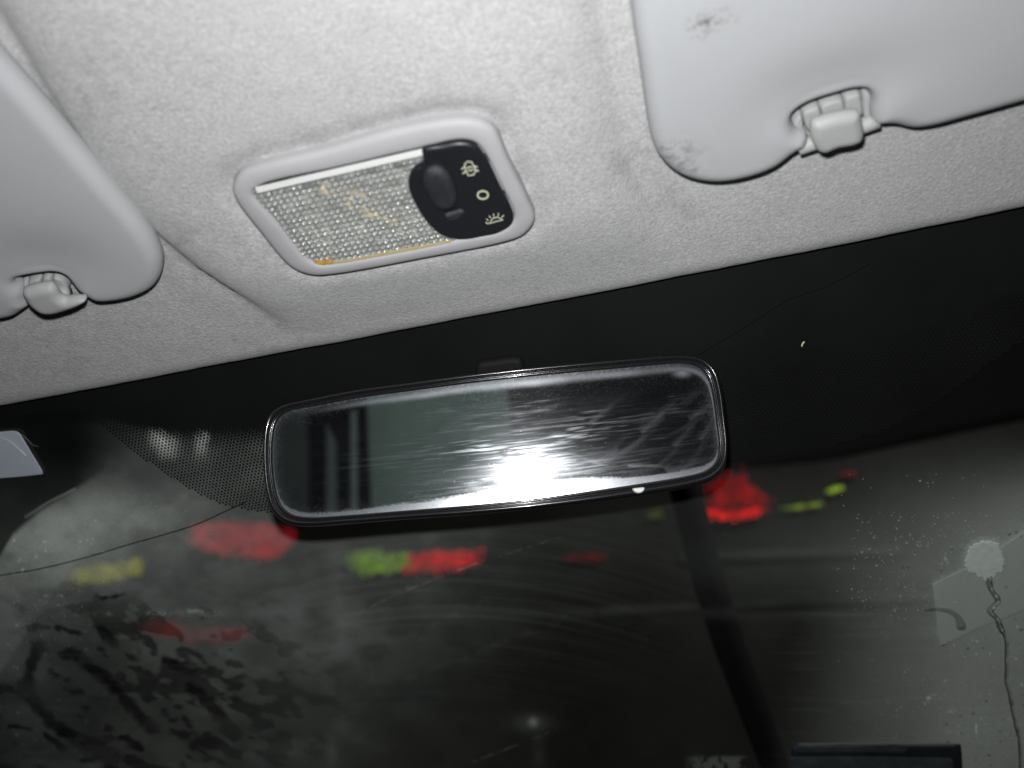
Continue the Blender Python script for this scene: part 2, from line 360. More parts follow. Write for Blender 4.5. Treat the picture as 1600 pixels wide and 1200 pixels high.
vl_px = [(-130, -62), (-60, 22), (0, 93), (70, 172), (130, 243), (180, 302), (222, 352), (243, 385), (252, 410), (250, 434), (238, 452), (216, 464), (190, 471), (160, 474), (146, 472), (133, 465), (121, 457), (108, 441), (99, 432), (84, 428), (62, 430), (38, 434), (24, 438), (21, 445), (28, 451), (35, 458), (39, 470), (44, 480), (36, 487), (22, 496), (0, 501), (-60, 513), (-200, 545), (-420, 600), (-520, 560), (-560, 300), (-480, -120), (-250, -180)]
L_ = visor('sun_visor', vl_px, ZB, [(62, 420), (190, 395), (20, 470)], 'left-hand pale grey padded sun visor with a rounded corner beside the centre crease',
           [(.030, .020, -.0080), (.02, .02, .0006), (.010, .009, .0012)])
def zp(x, y, z=ZB-.0155): return onz(x, y, z)
add_stain(M_VISOR, [(zp(1098, 46), .0095, .95, 420), (zp(1118, 36), .0075, .8, 520), (zp(1140, 30), .008, .45, 300), (zp(1066, 262), .018, .65, 160), (zp(1050, 245), .016, .6, 260), (zp(1120, 85), .003, .8, 500),
                    (zp(95, 210), .006, .7, 260), (zp(43, 383), .0018, 1.6, 300), (zp(1285, 110), .003, .8, 500), (zp(1372, 116), .003, .8, 500), (zp(1030, 70), .003, .5, 500)])
# rods across the notches
def rod(pa, pb, r, root, z):
    A = onz(*pa, z); B = onz(*pb, z); P = [A+(B-A)*t for t in np.linspace(0, 1, 9)]
    o = tube('pivot_rod', P, r, M_CLIP, seg=16); adopt(root, o)
rod((1247, 231), (1372, 188), .0036, R_, ZB-.0070)
rod((24, 468), (108, 456), .0032, L_, ZB-.0065)
def clip(root_px, body_px, cells, slot, label, z, extra=None):
    root = empty('visor_clip', onz(*root_px, z))
    b = pillow('clip_body', resample(poly_at(body_px, z-.020), 110), zframe(z), .0150, .0070, .0045, M_CLIP, step=.0012)
    adopt(root, b)
    for c in cells:
        o = pillow('clip_rib', resample(poly_at(c, z-.006, 4), 50), zframe(z), -.001, .0085, .0012, M_CLIP, step=.0015); adopt(root, o)
    s = pillow('clip_slot', resample(poly_at(slot, z-.0215, 6), 50), zframe(z), .0155, .0052, .0012, M_ICON if False else M_CLIP, step=.001); adopt(root, s)
    tag(root, label, 'clip', 'clips holding the sun visors'); return root
clip((1308, 210), [(1270, 194), (1285, 187), (1330, 177), (1343, 178), (1347, 190), (1350, 212), (1347, 221), (1334, 228), (1308, 233), (1290, 240), (1280, 238), (1271, 226), (1267, 210)],
     [[(1238, 190), (1251, 178), (1256, 192), (1250, 205), (1241, 203)], [(1254, 175), (1277, 165), (1281, 168), (1283, 197), (1262, 204), (1257, 196)], [(1282, 164), (1314, 153), (1318, 157), (1316, 190), (1286, 197), (1283, 180)], [(1320, 151), (1343, 144), (1345, 148), (1345, 185), (1320, 190), (1318, 170)], [(1349, 143), (1361, 145), (1363, 160), (1362, 180), (1349, 184)]],
     [(1297, 232), (1312, 227), (1325, 227), (1322, 231), (1308, 235)], 'grey plastic clip gripping the right-hand sun visor, with a ribbed base behind', H0-.001)
clip((70, 470), [(35, 457), (50, 451), (66, 448), (79, 448), (87, 454), (93, 464), (101, 469), (113, 468), (124, 468), (134, 471), (125, 478), (101, 487), (79, 492), (64, 490), (52, 483), (41, 472)],
     [[(26, 445), (40, 440), (46, 446), (44, 456), (34, 455)], [(44, 438), (62, 434), (66, 440), (64, 452), (50, 453)], [(67, 432), (78, 431), (83, 438), (84, 450), (68, 449)], [(83, 431), (97, 434), (106, 443), (108, 452), (90, 456), (86, 446)]],
     [(68, 485), (78, 483), (92, 485), (86, 488), (74, 489)], 'grey plastic clip gripping the left-hand sun visor near the picture edge', H0-.001)
# ------------------------------------------------------------------ the interior lamp
lamp = empty('interior_lamp', onz(600, 305, ZD))
def loft(name, rings, m, closed=True):
    n = len(rings[0]); V = np.vstack(rings); Fc = []
    for i in range(len(rings)-1):
        for k in range(n):
            j = (k+1) % n; Fc.append((i*n+k, i*n+j, (i+1)*n+j, (i+1)*n+k))
    o = mesh(name, V, Fc, m)
    bm = bmesh.new(); bm.from_mesh(o.data); bmesh.ops.recalc_face_normals(bm, faces=bm.faces); bm.to_mesh(o.data); bm.free(); return o
NR = 220
def start_align(P, ref):
    k = np.argmin(np.linalg.norm(P-ref, axis=1)); return np.roll(P, -k, 0)
do = resample(dome_o, NR); di = resample(dome_i, NR)
# pair every outer point with a point of the opening by corner: angle about the centre
cc = di.mean(0)
def by_angle(P, n):
    a = np.unwrap(np.arctan2(P[:, 1]-cc[1], P[:, 0]-cc[0])); return a
ao = by_angle(do, NR)
def radial(P, ang):
    a = np.arctan2(P[:, 1]-cc[1], P[:, 0]-cc[0]); r = np.linalg.norm(P-cc, axis=1); o = np.argsort(a)
    rr = np.interp(np.mod(ang+math.pi, 2*math.pi)-math.pi, np.r_[a[o]-2*math.pi, a[o], a[o]+2*math.pi], np.r_[r[o], r[o], r[o]])
    return cc+np.stack([np.cos(ang), np.sin(ang)], 1)*rr[:, None]
# resample opening along matching directions, corner-stretched
sdo = do; sdi = radial(resample(dome_i, 900), np.arctan2(do[:, 1]-cc[1], do[:, 0]-cc[0]))
for _ in range(3): sdi = (np.roll(sdi, 1, 0)+sdi*2+np.roll(sdi, -1, 0))/4
def ring2(t, z): return np.c_[sdo*(1-t)+sdi*t, np.full(NR, z)]
rim = loft('lamp_rim', [ring2(-.03, ZD+.004), ring2(0, ZD+.000), ring2(.00, ZD-.0010), ring2(.04, ZD-.0022), ring2(.12, ZD-.0031), ring2(.26, ZD-.0037), ring2(.50, ZD-.0040), ring2(.74, ZD-.0041), ring2(.88, ZD-.0038), ring2(.97, ZD-.0030), ring2(1.0, ZD-.0018), ring2(1.0, ZD+.006)], M_RIM)
LZ = ZD-.0022
# prismatic lens: a grid of small pyramids
c4 = [np.array(onz(*p, LZ)) for p in ((386, 300), (704, 226), (778, 372), (480, 428))]
nu, nv, q = 31, 19, 8
uu, vv = np.meshgrid(np.linspace(0, 1, nu*q+1), np.linspace(0, 1, nv*q+1))
P = (c4[0]*(1-uu[..., None])+c4[1]*uu[..., None])*(1-vv[..., None])+(c4[3]*(1-uu[..., None])+c4[2]*uu[..., None])*vv[..., None]
su = np.abs(((uu*nu) % 1)-.5)*2; sv = np.abs(((vv*nv) % 1)-.5)*2
P[..., 2] += .0027*(su**2+sv**2)/2-.0009+.0002*np.sin(uu*37)*np.sin(vv*23)
inl = inside(P[..., :2].reshape(-1, 2), cc+(dome_i-cc)*1.09).reshape(uu.shape)
w = uu.shape[1]; ii = (np.arange(nv*q)[:, None]*w+np.arange(nu*q)[None])[inl[:-1, :-1] & inl[1:, 1:]]
lens = mesh('lens', P.reshape(-1, 3), np.stack([ii, ii+1, ii+w+1, ii+w], 1), M_LENS)
cell = RNG.random((nv+1, nu+1)); cv = cell[np.minimum((vv*nv).astype(int), nv), np.minimum((uu*nu).astype(int), nu)]
lens.data.attributes.new('cell', 'FLOAT', 'POINT').data.foreach_set('value', (.10+.55*cv**1.3).ravel().astype(np.float32))
# bowl behind the lens, stepped rings
hz = []
for k, (s_, dz) in enumerate(((1.02, .003), (1.0, .010), (.94, .018), (.80, .0215), (.62, .0235), (.60, .0222), (.42, .0240), (.40, .0228), (.20, .0245), (.01, .0245))):
    c_ = np.array(onz(575, 345, LZ))[:2]; base = resample(dome_i, 120); ctr = cc*(s_) + c_*(1-s_)
    hz.append(np.c_[ctr+(base-cc)*s_, np.full(120, LZ+dz)])
refl = loft('reflector', hz, M_REFL)
ba, bb = onz(500, 288, LZ+.010), onz(618, 345, LZ+.010)
bt = np.linspace(0, 1, 24); prof = np.where((bt < .16) | (bt > .84), .0046, .0062*np.sqrt(np.clip(1-((bt-.5)/.36)**2*.55, 0, 1)))
bulb = tube('bulb', [ba+(bb-ba)*t for t in bt], 0, M_BULB, seg=14, radii=prof)
pfr = lambda z: zframe(z)
def pxy(pts, z): return [onz(x, y, z)[:2] for x, y in pts]
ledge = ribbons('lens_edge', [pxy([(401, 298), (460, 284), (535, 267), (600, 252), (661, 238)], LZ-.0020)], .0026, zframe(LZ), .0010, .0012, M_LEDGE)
amber = ribbons('lens_edge', [pxy([(497, 412), (535, 409), (600, 397), (660, 386), (705, 377)], LZ-.0014)], .0012, zframe(LZ), .0008, .0008, M_AMBER)
amb2 = ribbons('amber_stain', [pxy([(492, 408), (502, 410), (520, 408)], LZ-.0018)], .0022, zframe(LZ), .0016, .0005, mat('amber_stain', (.55, .33, .05), rough=.5, mottle=.3, mscale=300))
tag(amb2, 'brownish yellow stain in the lower corner of the lens')
sp_px = [(660, 233), (690, 226), (720, 221), (742, 226), (758, 244), (781, 290), (802, 335), (800, 349), (779, 363), (752, 369), (730, 373), (708, 372), (692, 367), (678, 358), (663, 341), (651, 322), (642, 304), (638, 290), (640, 274), (648, 262), (661, 254)]
PZ = LZ-.0018
spoly = resample(poly_at(sp_px, PZ-.001, 6), 150)
panel = pillow('switch_panel', spoly, zframe(PZ+.0012), 0, .0034, .0022, M_BLACK, step=.0012,
               bump=lambda P, d: -.0016*np.exp(-((P-np.array(onz(682, 318, PZ)[:2]))**2).sum(1)/.0125**2)*sst(d, 0, .002))
kn = [(664, 268), (676, 261), (692, 263), (704, 275), (712, 294), (715, 312), (710, 324), (698, 329), (684, 327), (673, 315), (664, 297), (660, 281)]
knob = pillow('rocker_switch', resample(poly_at(kn, PZ-.004, 6), 90), zframe(PZ+.0005), .001, .0052, .0042, M_KNOB, step=.0009,
              bump=lambda P, d: -.0013*np.exp(-((P-np.array(onz(682, 300, PZ)[:2]))**2).sum(1)/.0055**2))
kn2 = [(694, 336), (706, 331), (722, 327), (727, 332), (720, 342), (706, 346), (696, 343)]
knob2 = pillow('rocker_heel', resample(poly_at(kn2, PZ-.002, 5), 60), zframe(PZ+.0005), .0004, .0030, .0020, M_KNOB, step=.0008)
adopt(knob, knob2) if False else None
IZ = PZ-.0022
def icon(lines, w, name='icon'): return ribbons(name, [pxy(l, IZ) for l in lines], w, zframe(IZ), -.0003, .0005, M_ICON)
def circ(cx, cy, rx, ry, n=18): return [(cx+rx*math.cos(2*math.pi*k/n), cy+ry*math.sin(2*math.pi*k/n)) for k in range(n+1)]
i1 = icon([[(726, 256), (731, 252), (737, 253), (740, 259), (743, 267), (740, 273), (732, 274), (728, 267), (726, 256)], [(731, 261), (736, 260), (738, 266), (733, 267), (731, 261)],
           [(727, 260), (721, 264)], [(729, 266), (723, 271)], [(740, 259), (746, 261)], [(742, 265), (748, 267)]], .00050)
i2 = icon([circ(754.5, 304.5, 8.3, 6.3)], .00068)
i3 = icon([[(764, 349), (786, 343)], [(766, 346), (770, 341), (777, 339), (782, 341), (785, 343)], [(763, 344), (760, 342)], [(767, 340), (764, 337)], [(772, 338), (771, 334)], [(778, 337), (779, 333)], [(784, 339), (787, 336)], [(763, 349), (759, 347)]], .0004)
for o in (rim, lens, refl, bulb, ledge, amber, amb2, panel): adopt(lamp, o)
def adopt2(p, *objs):
    for o in objs: o.parent = p; o.matrix_parent_inverse = Matrix.Translation(-Vector(lamp.location))@Matrix.Identity(4)
for o in (knob, knob2, i1, i2, i3):
    o.parent = panel          # panel itself carries no offset of its own beyond the lamp's
    o.matrix_parent_inverse = Matrix.Identity(4)
tag(i1, 'pale outline of a car with open doors'); tag(i2, 'pale ring'); tag(i3, 'pale half lamp with rays')
tag(lamp, 'rectangular interior lamp in a grey rim, ribbed clear lens beside a black switch', 'interior lamp')
# ------------------------------------------------------------------ the windscreen
a3 = onz(0, 637, H0+.012); b3 = onz(1600, 330, H0+.012)
WU = b3-a3; WU[2] = 0; WU /= np.linalg.norm(WU)
fw = np.array([-WU[1], WU[0], 0]); WV = -(fw*math.cos(WSL)+np.array([0, 0, -1])*math.sin(WSL))   # up along the glass
WN = np.cross(WU, WV)                         # out of the car, upwards
if WN[2] < 0: WN = -WN
WIN = -WN                                     # into the cabin
W0 = a3
def wpt(px, py, off=0.): return onpl(px, py, W0+WIN*off, WN)
def wuv(px, py, off=0.):
    d = wpt(px, py, off)-W0; return np.array([d@WU, d@WV])
WFR = (W0, WU, WV, WIN)
win = empty('windscreen', wpt(800, 1200))
gx = np.r_[np.linspace(-420, -20, 40)[:-1], np.linspace(-20, 1620, 900), np.linspace(1620, 2050, 40)[1:]]
gy = np.r_[np.linspace(120, 420, 40)[:-1], np.linspace(420, 1220, 470), np.linspace(1220, 1420, 30)[1:]]
GX, GY = np.meshgrid(gx, gy)
Cm = np.stack([GX-800, 600-GY, np.full(GX.shape, -FPX)], -1)@M.T
t = ((W0-EYE)@WN)/(Cm@WN); PW = EYE+Cm*t[..., None]
nxw, nyw = len(gx), len(gy); idx = (np.arange(nyw-1)[:, None]*nxw+np.arange(nxw-1)[None]).ravel()
def film():
    x, y = GX, GY
    f = np.full(x.shape, .004)
    n1 = fbm(x/170, y/120, 4); n2 = fbm(x/45+7, y/30, 4); n3 = fbm(x/9, y/9, 2)
    # left: unwiped corner, light haze
    arcL = np.interp(x, [0, 20, 60, 115, 160, 200], [868, 835, 800, 765, 735, 640])           # edge of a wiped arc
    leftband = 1-sst(x, 330, 900)
    f += .125*leftband*sst(y, 640, 720)*(.30+.75*n1+.65*sst(n2, .3, .7)*n1)*(1-.30*sst(y, 1000, 1180))
    f += .22*np.exp(-((x-90)/150)**2-((y-850)/70)**2)*(.6+.8*n2)
    f += .09*np.exp(-((x-190)/90)**2-((y-800)/35)**2)*(.5+n2)
    wedge = sst(np.interp(y, [640, 700, 765, 890, 1000, 1100], [300, 270, 230, 110, 35, -30])-x, -4, 6)
    f += .055*wedge*sst(y, 765, 850)*(.6+.8*n2)
    darkL = (1-sst(y-arcL, -6, 8))*(1-sst(x, 110, 190)); f *= 1-.88*darkL
    f *= 1-.80*np.exp(-((x-110)/110)**2-((y-700)/45)**2)
    # finger wipes in the lower left
    wq = (x*.75+y*.45); wr = (-x*.45+y*.75)
    s1 = fbm(wq/70+3, wr/20, 3); s2 = fbm(x/26+30, y/14, 3)
    zone = np.exp(-((x-200)/250)**2-((y-1090)/170)**2)*sst(y, 900, 960)
    f *= 1-.68*np.clip(zone*1.5, 0, 1)*sst(s1*.6+s2*.4, .52, .60)
    for pts, wd in (([(60, 1010), (48, 1040), (40, 1080), (60, 1105), (80, 1130), (130, 1160), (180, 1185)], 14), ([(110, 1020), (160, 1055), (200, 1100), (240, 1140)], 12), ([(300, 1075), (325, 1095), (345, 1120), (365, 1150)], 13), ([(150, 935), (190, 930)], 6), ([(88, 980), (120, 988)], 6), ([(160, 985), (175, 1005)], 11), ([(255, 1030), (300, 1045)], 10), ([(225, 995), (240, 1010)], 9), ([(15, 1135), (60, 1140), (100, 1170)], 5), ([(140, 1160), (200, 1150), (220, 1170)], 6)):
        dq = dist(np.stack([x.ravel(), y.ravel()], 1), np.array(pts, float), closed=False).reshape(x.shape)
        f *= 1-.72*(1-sst(dq+10*(n3-.5)+8*(n2-.5), wd*.4, wd*1.15))*(.55+.6*sst(n2, .3, .6))
    # right side: fogged, unwiped corner, with brightness from outside painted in
    f += .29*sst(x+.22*(y-800), 1265, 1640)*sst(y+.1*(x-1400), 660, 940)*(.72+.5*n1)
    f += .035*sst(x, 1420, 1500)*sst(y, 940, 1130)*(.7+.6*n2)
    f += .030*np.exp(-((x-1300)/200)**2-((y-870)/60)**2)*(.5+n1)
    # wiper streaks across the middle
    ang = np.arctan2(1900-y, x-700); rad = np.hypot(x-700, 1900-y)
    st = fbm(rad/7, ang*3, 3); f += .014*np.exp(-((x-650)/330)**2-((y-940)/120)**2)*sst(st, .40, .75)
    f += .016*np.exp(-((x-800)/600)**2-((y-800)/90)**2)*(.4+n1)
    f += .05*np.exp(-((x-545)/30)**2-((y-985)/35)**2)*(.4+n2)+.022*np.exp(-((x-525)/14)**2-((y-910)/60)**2)
    for (xa, ya, xb, yb, wd, am) in ((610, 932, 745, 880, 1.3, .10), (745, 880, 880, 838, 1.6, .03), (560, 960, 640, 915, 1.2, .05), (740, 1190, 870, 1140, 1.3, .07), (580, 1020, 760, 940, 6, .012), (640, 1060, 900, 960, 6, .010)):
        dq = dist(np.stack([x.ravel(), y.ravel()], 1), np.array([[xa, ya], [xb, yb]], float), closed=False).reshape(x.shape)
        f += am*np.exp(-(dq/wd)**2)*sst(n3, .2, .8)
    # edge of a smear above the left haze
    dq = dist(np.stack([x.ravel(), y.ravel()], 1), np.array([[40, 808], [75, 785], [117, 764]], float), closed=False).reshape(x.shape)
    f += .15*np.exp(-(dq/1.8)**2)
    # beaded line
    f += .16*np.exp(-((y-958-3*np.sin(x/60))/3.2)**2)*sst(x, 60, 240)*(1-sst(x, 300, 360))*sst(n3, .45, .8)
    f += .012*np.exp(-((y-958)/10)**2)*(1-sst(x, 1300, 1350))
    # smear and glints low in the middle, painted into the film
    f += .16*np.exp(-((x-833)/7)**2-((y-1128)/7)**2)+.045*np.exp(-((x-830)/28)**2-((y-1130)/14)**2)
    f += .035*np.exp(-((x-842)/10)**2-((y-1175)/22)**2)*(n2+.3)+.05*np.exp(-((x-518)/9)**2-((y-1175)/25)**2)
    # two reflections painted as pale spots behind the dot pattern, and pale crust at the bottom
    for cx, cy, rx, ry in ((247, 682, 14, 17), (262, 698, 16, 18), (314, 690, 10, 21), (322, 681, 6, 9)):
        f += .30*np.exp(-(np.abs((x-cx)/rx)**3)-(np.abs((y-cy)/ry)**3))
    f += .09*sst(n3*.6+n2*.4, .40, .55)*np.exp(-np.abs((x-1125)/48)**6)*sst(y, 1178, 1186)
    f *= 1-.75*sst(x, 1120, 1180)*(1-sst(y+.06*(x-1150), 670, 800))
    # grain of tiny beads
    bead = vnoise(x/3.1, y/3.1)*vnoise(x/7, y/7+40); amtb = np.clip((1-sst(x, 120, 300))*sst(y, 790, 850)+sst(x, 1250, 1450)*sst(y, 780, 900), 0, 1)
    f *= 1+amtb*(sst(bead, .60, .85)*1.1-.10)
    f *= .93+.14*vnoise(x/2.2, y/2.2)
    f += .012*sst(fbm(x/90+50, y/5, 3), .56, .78)*sst(y, 860, 930)*(sst(x, 1150, 1300)+.8*(1-sst(x, 300, 500)))
    return np.clip(f*1.35, .002, 1)
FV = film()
def windscreen_mat():
    m = bpy.data.materials.new('glass_film'); m.use_nodes = True; N = m.node_tree.nodes; L = m.node_tree.links; N.clear()
    out = N.new('ShaderNodeOutputMaterial'); at = N.new('ShaderNodeAttribute'); at.attribute_name = 'film'
    tr = N.new('ShaderNodeBsdfTransparent'); tr.inputs[0].default_value = (.80, .86, .82, 1)
    df = N.new('ShaderNodeBsdfDiffuse'); df.inputs[0].default_value = (.90, .97, .89, 1)
    mx = N.new('ShaderNodeMixShader'); L.new(at.outputs['Fac'], mx.inputs[0]); L.new(tr.outputs[0], mx.inputs[1]); L.new(df.outputs[0], mx.inputs[2])
    gl = N.new('ShaderNodeBsdfGlossy'); gl.inputs['Roughness'].default_value = .03; gl.inputs[0].default_value = (1, 1, 1, 1)
    fr = N.new('ShaderNodeLayerWeight'); fr.inputs[0].default_value = .12
    q = N.new('ShaderNodeMath'); q.operation = 'MULTIPLY_ADD'; q.inputs[1].default_value = .35; q.inputs[2].default_value = .025; L.new(fr.outputs['Fresnel'], q.inputs[0])
    m2 = N.new('ShaderNodeMixShader'); L.new(q.outputs[0], m2.inputs[0]); L.new(mx.outputs[0], m2.inputs[1]); L.new(gl.outputs[0], m2.inputs[2]); L.new(m2.outputs[0], out.inputs[0]); return m
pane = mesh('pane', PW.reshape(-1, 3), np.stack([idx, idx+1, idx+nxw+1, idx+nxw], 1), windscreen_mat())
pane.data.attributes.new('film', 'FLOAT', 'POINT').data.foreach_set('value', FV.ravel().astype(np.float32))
# black ceramic border with its dot pattern, 1.5 mm inside the film
FO = .0015
B_px = [(-420, 735), (-150, 690), (0, 658), (70, 648), (130, 650), (180, 682), (240, 727), (300, 765), (350, 788), (420, 800), (500, 806), (700, 800), (900, 780), (1140, 722), (1250, 706), (1350, 682), (1430, 648), (1520, 585), (1620, 520), (2050, 400)]
S_px = [(-420, 730), (-150, 686), (0, 655), (70, 645), (140, 640), (200, 652), (260, 660), (330, 655), (420, 645), (560, 625), (760, 600), (1000, 570), (1140, 545), (1250, 525), (1350, 500), (1430, 480), (1520, 455), (1620, 430), (2050, 330)]
Bc = catmull(B_px, 8, False); Sc = catmull(S_px, 8, False)
xsf = np.linspace(-420, 2050, 240); V = []; Fc = []
for x in xsf:
    yt = np.interp(x, [p[0] for p in edge_px], [p[1] for p in edge_px])-110; yb_ = np.interp(x, Sc[:, 0], Sc[:, 1]); V += [wpt(x, yt, FO), wpt(x, yb_, FO)]
for i in range(len(xsf)-1): Fc.append((2*i, 2*i+1, 2*i+3, 2*i+2))
pitch = .00245; U0 = wuv(100, 560, FO); cnt = 0
ua, va = wuv(0, 700, FO), wuv(1620, 430, FO)
ulo, uhi = wuv(90, 650, FO)[0], wuv(1700, 500, FO)[0]; vhi = wuv(1600, 400, FO)[1]+.03; vlo = wuv(500, 830, FO)[1]-.04
r_i = 0; v = vlo
while v < vhi:
    u = ulo+(pitch/2 if r_i % 2 else 0)
    while u < uhi:
        p3 = W0+WIN*FO+WU*u+WV*v; px = topx(p3)
        yB = np.interp(px[0], Bc[:, 0], Bc[:, 1]); yS = np.interp(px[0], Sc[:, 0], Sc[:, 1])
        if yS-6 < px[1] < yB and not (470 < px[0] < 1080 and 640 < px[1] < 740):
            tt = (px[1]-yS)/max(yB-yS, 1); s_ = pitch*(.60-(.235 if px[0] < 800 else .12)*sst(tt, -.02, .38)-.02*tt); i0 = len(V)
            for k in range(8):
                wv = 2*math.pi*(k+.5)/8; V.append(p3+(WU*math.cos(wv)+WV*math.sin(wv))*s_+WIN*(.00015+.00008*(cnt % 3)))
            Fc.append(tuple(range(i0, i0+8))); cnt += 1
        u += pitch
    v += pitch*.866; r_i += 1
frit = mesh('dotted_border', V, Fc, M_FRIT, smooth=False)
tag(frit, 'black printed band along the top of the glass, ending in fine dots')
def wline(pts, off=.002): return [wpt(x, y, off) for x, y in catmull(pts, 8, False)]
ck = tube('crack', wline([(-200, 940), (-60, 912), (0, 899), (60, 889), (130, 872), (200, 851), (260, 834), (310, 818), (345, 802), (384, 784)], .0024), .00028, M_CRACK, seg=6)
M_FAINT = mat('scratch', (.001, .001, .001), rough=.9, spec=0)
ck2 = tube('crack', wline([(1020, 585), (1080, 560), (1170, 508), (1230, 470), (1290, 448), (1360, 412)], .0024), .00008, M_FAINT, seg=6)
adopt(win, pane, frit, ck, ck2)
tag(ck, 'thin dark crack curving in from the left'); tag(ck2, 'faint dark crack above the right of the mirror')
tag(win, 'dirty cracked windscreen with fogged corners, smears and a black dotted top border', 'windscreen')
# things stuck on the glass, and a reflection built as a patch
def wpoly(px, off, n=6): return np.array([wuv(x, y, off) for x, y in catmull(px, n)])
def sharp(px, off, n=10):
    P = np.array([wuv(x, y, off) for x, y in px]); return resample(P, n*len(px))
stick = empty('paper_sticker', wpt(30, 750, .002))
o = pillow('paper', sharp([(-150, 700), (-80, 682), (22, 673), (30, 676), (67, 738), (67, 741), (30, 745), (-60, 752), (-160, 760)], .002), WFR, .0016, .0006, .0006, M_PAPER, step=.004)
o2 = tube('curl_highlight', wline([(-10, 680), (15, 690), (30, 702), (40, 712)], .0030), .0005, M_HIGHLIGHT, seg=6, radii=np.linspace(.0001, .0004, 25)*1.3)  # curved white highlight on the paper, built as a raised line
o3 = tube('loose_thread', wline([(34, 679), (44, 688), (52, 696), (60, 697)], .0032), .00022, mat('dull_thread', (.07, .1, .09), rough=.6), seg=6)
adopt(stick, o, o2, o3); tag(stick, 'small white paper sticker on the glass at the left picture edge', 'sticker')
patch = pillow('reflection_patch', sharp([(1458, 912), (1530, 880), (1600, 832), (1700, 790), (1720, 915), (1600, 955), (1530, 982), (1470, 1012)], .002), WFR, .0014, .0003, .0005, M_PATCH, step=.006)  # translucent patch standing for paper reflected in the glass
tag(patch, 'faint pale rectangular reflection on the glass under the white splat', 'reflection')
arc = tube('reflection_arc', wline([(1445, 954), (1465, 952), (1485, 956), (1497, 965), (1502, 980)], .0021), .001, mixmat('smear', .72, (.07, .085, .08), rough=.9), seg=8, radii=np.r_[np.linspace(.0005, .0022, 27), np.linspace(.0026, .0030, 6)])  # dark arc of the same paper reflection, built as a tube
tag(arc, 'small curved dark arc across the pale reflection', 'smear')  # the smear here is the dark arc of the paper reflection
# white splat with scalloped edge
sp = []
for k in range(90):
    a = 2*math.pi*k/90; r = 27+.9*math.sin(a*13)+.7*math.sin(a*29+1)+1.2*math.sin(a*5)+.6*math.sin(a*8+2)
    if math.sin(a) > .25: r += 3*abs(math.sin(a*7+.5*math.sin(a*3)))
    if math.cos(a) < -.8: r += 5
    sp.append((1541+r*math.cos(a), 873+r*math.sin(a)*1.08))
splat = pillow('white_splat', resample(np.array([wuv(x, y, .002) for x, y in sp]), 260), WFR, .0020, .0007, .0009, M_SPLAT, step=.0015)
tag(splat, 'roundish pale splat with a ragged edge on the glass, above a drip', 'splat')
drip = [(1545, 900), (1547, 917), (1553, 928), (1559, 937), (1552, 947), (1547, 955), (1558, 967), (1563, 980), (1571, 997), (1573, 1013), (1572, 1030), (1573, 1047), (1572, 1063), (1578, 1087), (1582, 1110), (1587, 1133), (1592, 1153), (1595, 1200), (1602, 1260)]
dl_ = wline(drip, .0022)
dr_ = tube('trail_edge', dl_, .0011, mixmat('water_trail', .85, (.015, .018, .017), rough=.32, spec=1, edge=True), seg=10, radii=[(.0017 if i < 60 else .0011)*(1+.10*math.sin(i*.37)+.06*math.sin(i*1.3)) for i in range(len(dl_))])
core = tube('trail_glint', [p_+WIN*.0009+WU*.0003 for p_ in dl_], .0005, mat('trail_glint', (.34, .37, .35), rough=.5, mottle=.4, mscale=300), seg=6, radii=[(.00085 if i < 60 else .00042)*(1+.3*math.sin(i*.8)) for i in range(len(dl_))])  # pale inner tube painting the light refracted along the water
trail = empty('water_trail', dl_[-1]); adopt(trail, dr_, core)
tag(trail, 'wavy water trail running down from the white splat', 'water trail')
hl = [wpt(x-1.2, y-.5, .0022)+WIN*.0011 for x, y in catmull(drip, 8, False)]
# droplets
def dome_verts(c, r, asp, rot):
    V = []; Fc = []; rings = 4; seg = 12
    for i in range(rings):
        ph = (math.pi/2)*i/rings; rr = r*math.cos(ph); z = r*.55*math.sin(ph)
        for k in range(seg):
            a = 2*math.pi*k/seg; x = rr*math.cos(a)*asp; y = rr*math.sin(a)
            V.append(c+WU*(x*math.cos(rot)-y*math.sin(rot))+WV*(x*math.sin(rot)+y*math.cos(rot))+WIN*z)
    V.append(c+WIN*r*.55)
    for i in range(rings-1):
        for k in range(seg):
            j = (k+1) % seg; Fc.append((i*seg+k, i*seg+j, (i+1)*seg+j, (i+1)*seg+k))
    for k in range(seg): Fc.append(((rings-1)*seg+k, (rings-1)*seg+(k+1) % seg, rings*seg))
    return V, Fc
big = [(1487, 857, 5), (1410, 886, 4), (1419, 886, 3.5), (1470, 891, 4.5), (1491, 877, 3), (1452, 915, 3), (1572, 917, 4.5), (1577, 834, 6), (1588, 831, 5), (1595, 838, 4), (1512, 1013, 5), (1535, 1012, 4), (1595, 983, 7), (1586, 967, 3), (1600, 968, 3), (1541, 1095, 5.5), (1520, 1114, 5.5), (1501, 1118, 4), (1479, 1131, 6), (1481, 1158, 6.5), (1545, 1179, 8), (1562, 1142, 5), (1563, 1158, 5), (1502, 1146, 4), (1541, 1118, 4), (1547, 1195, 5), (1513, 1160, 3.5), (1525, 1188, 4), (1597, 1085, 4), (1599, 1102, 4), (1568, 1123, 3.5), (1430, 862, 3), (1398, 905, 3), (1423, 918, 3), (1540, 997, 3), (1481, 1002, 4)]
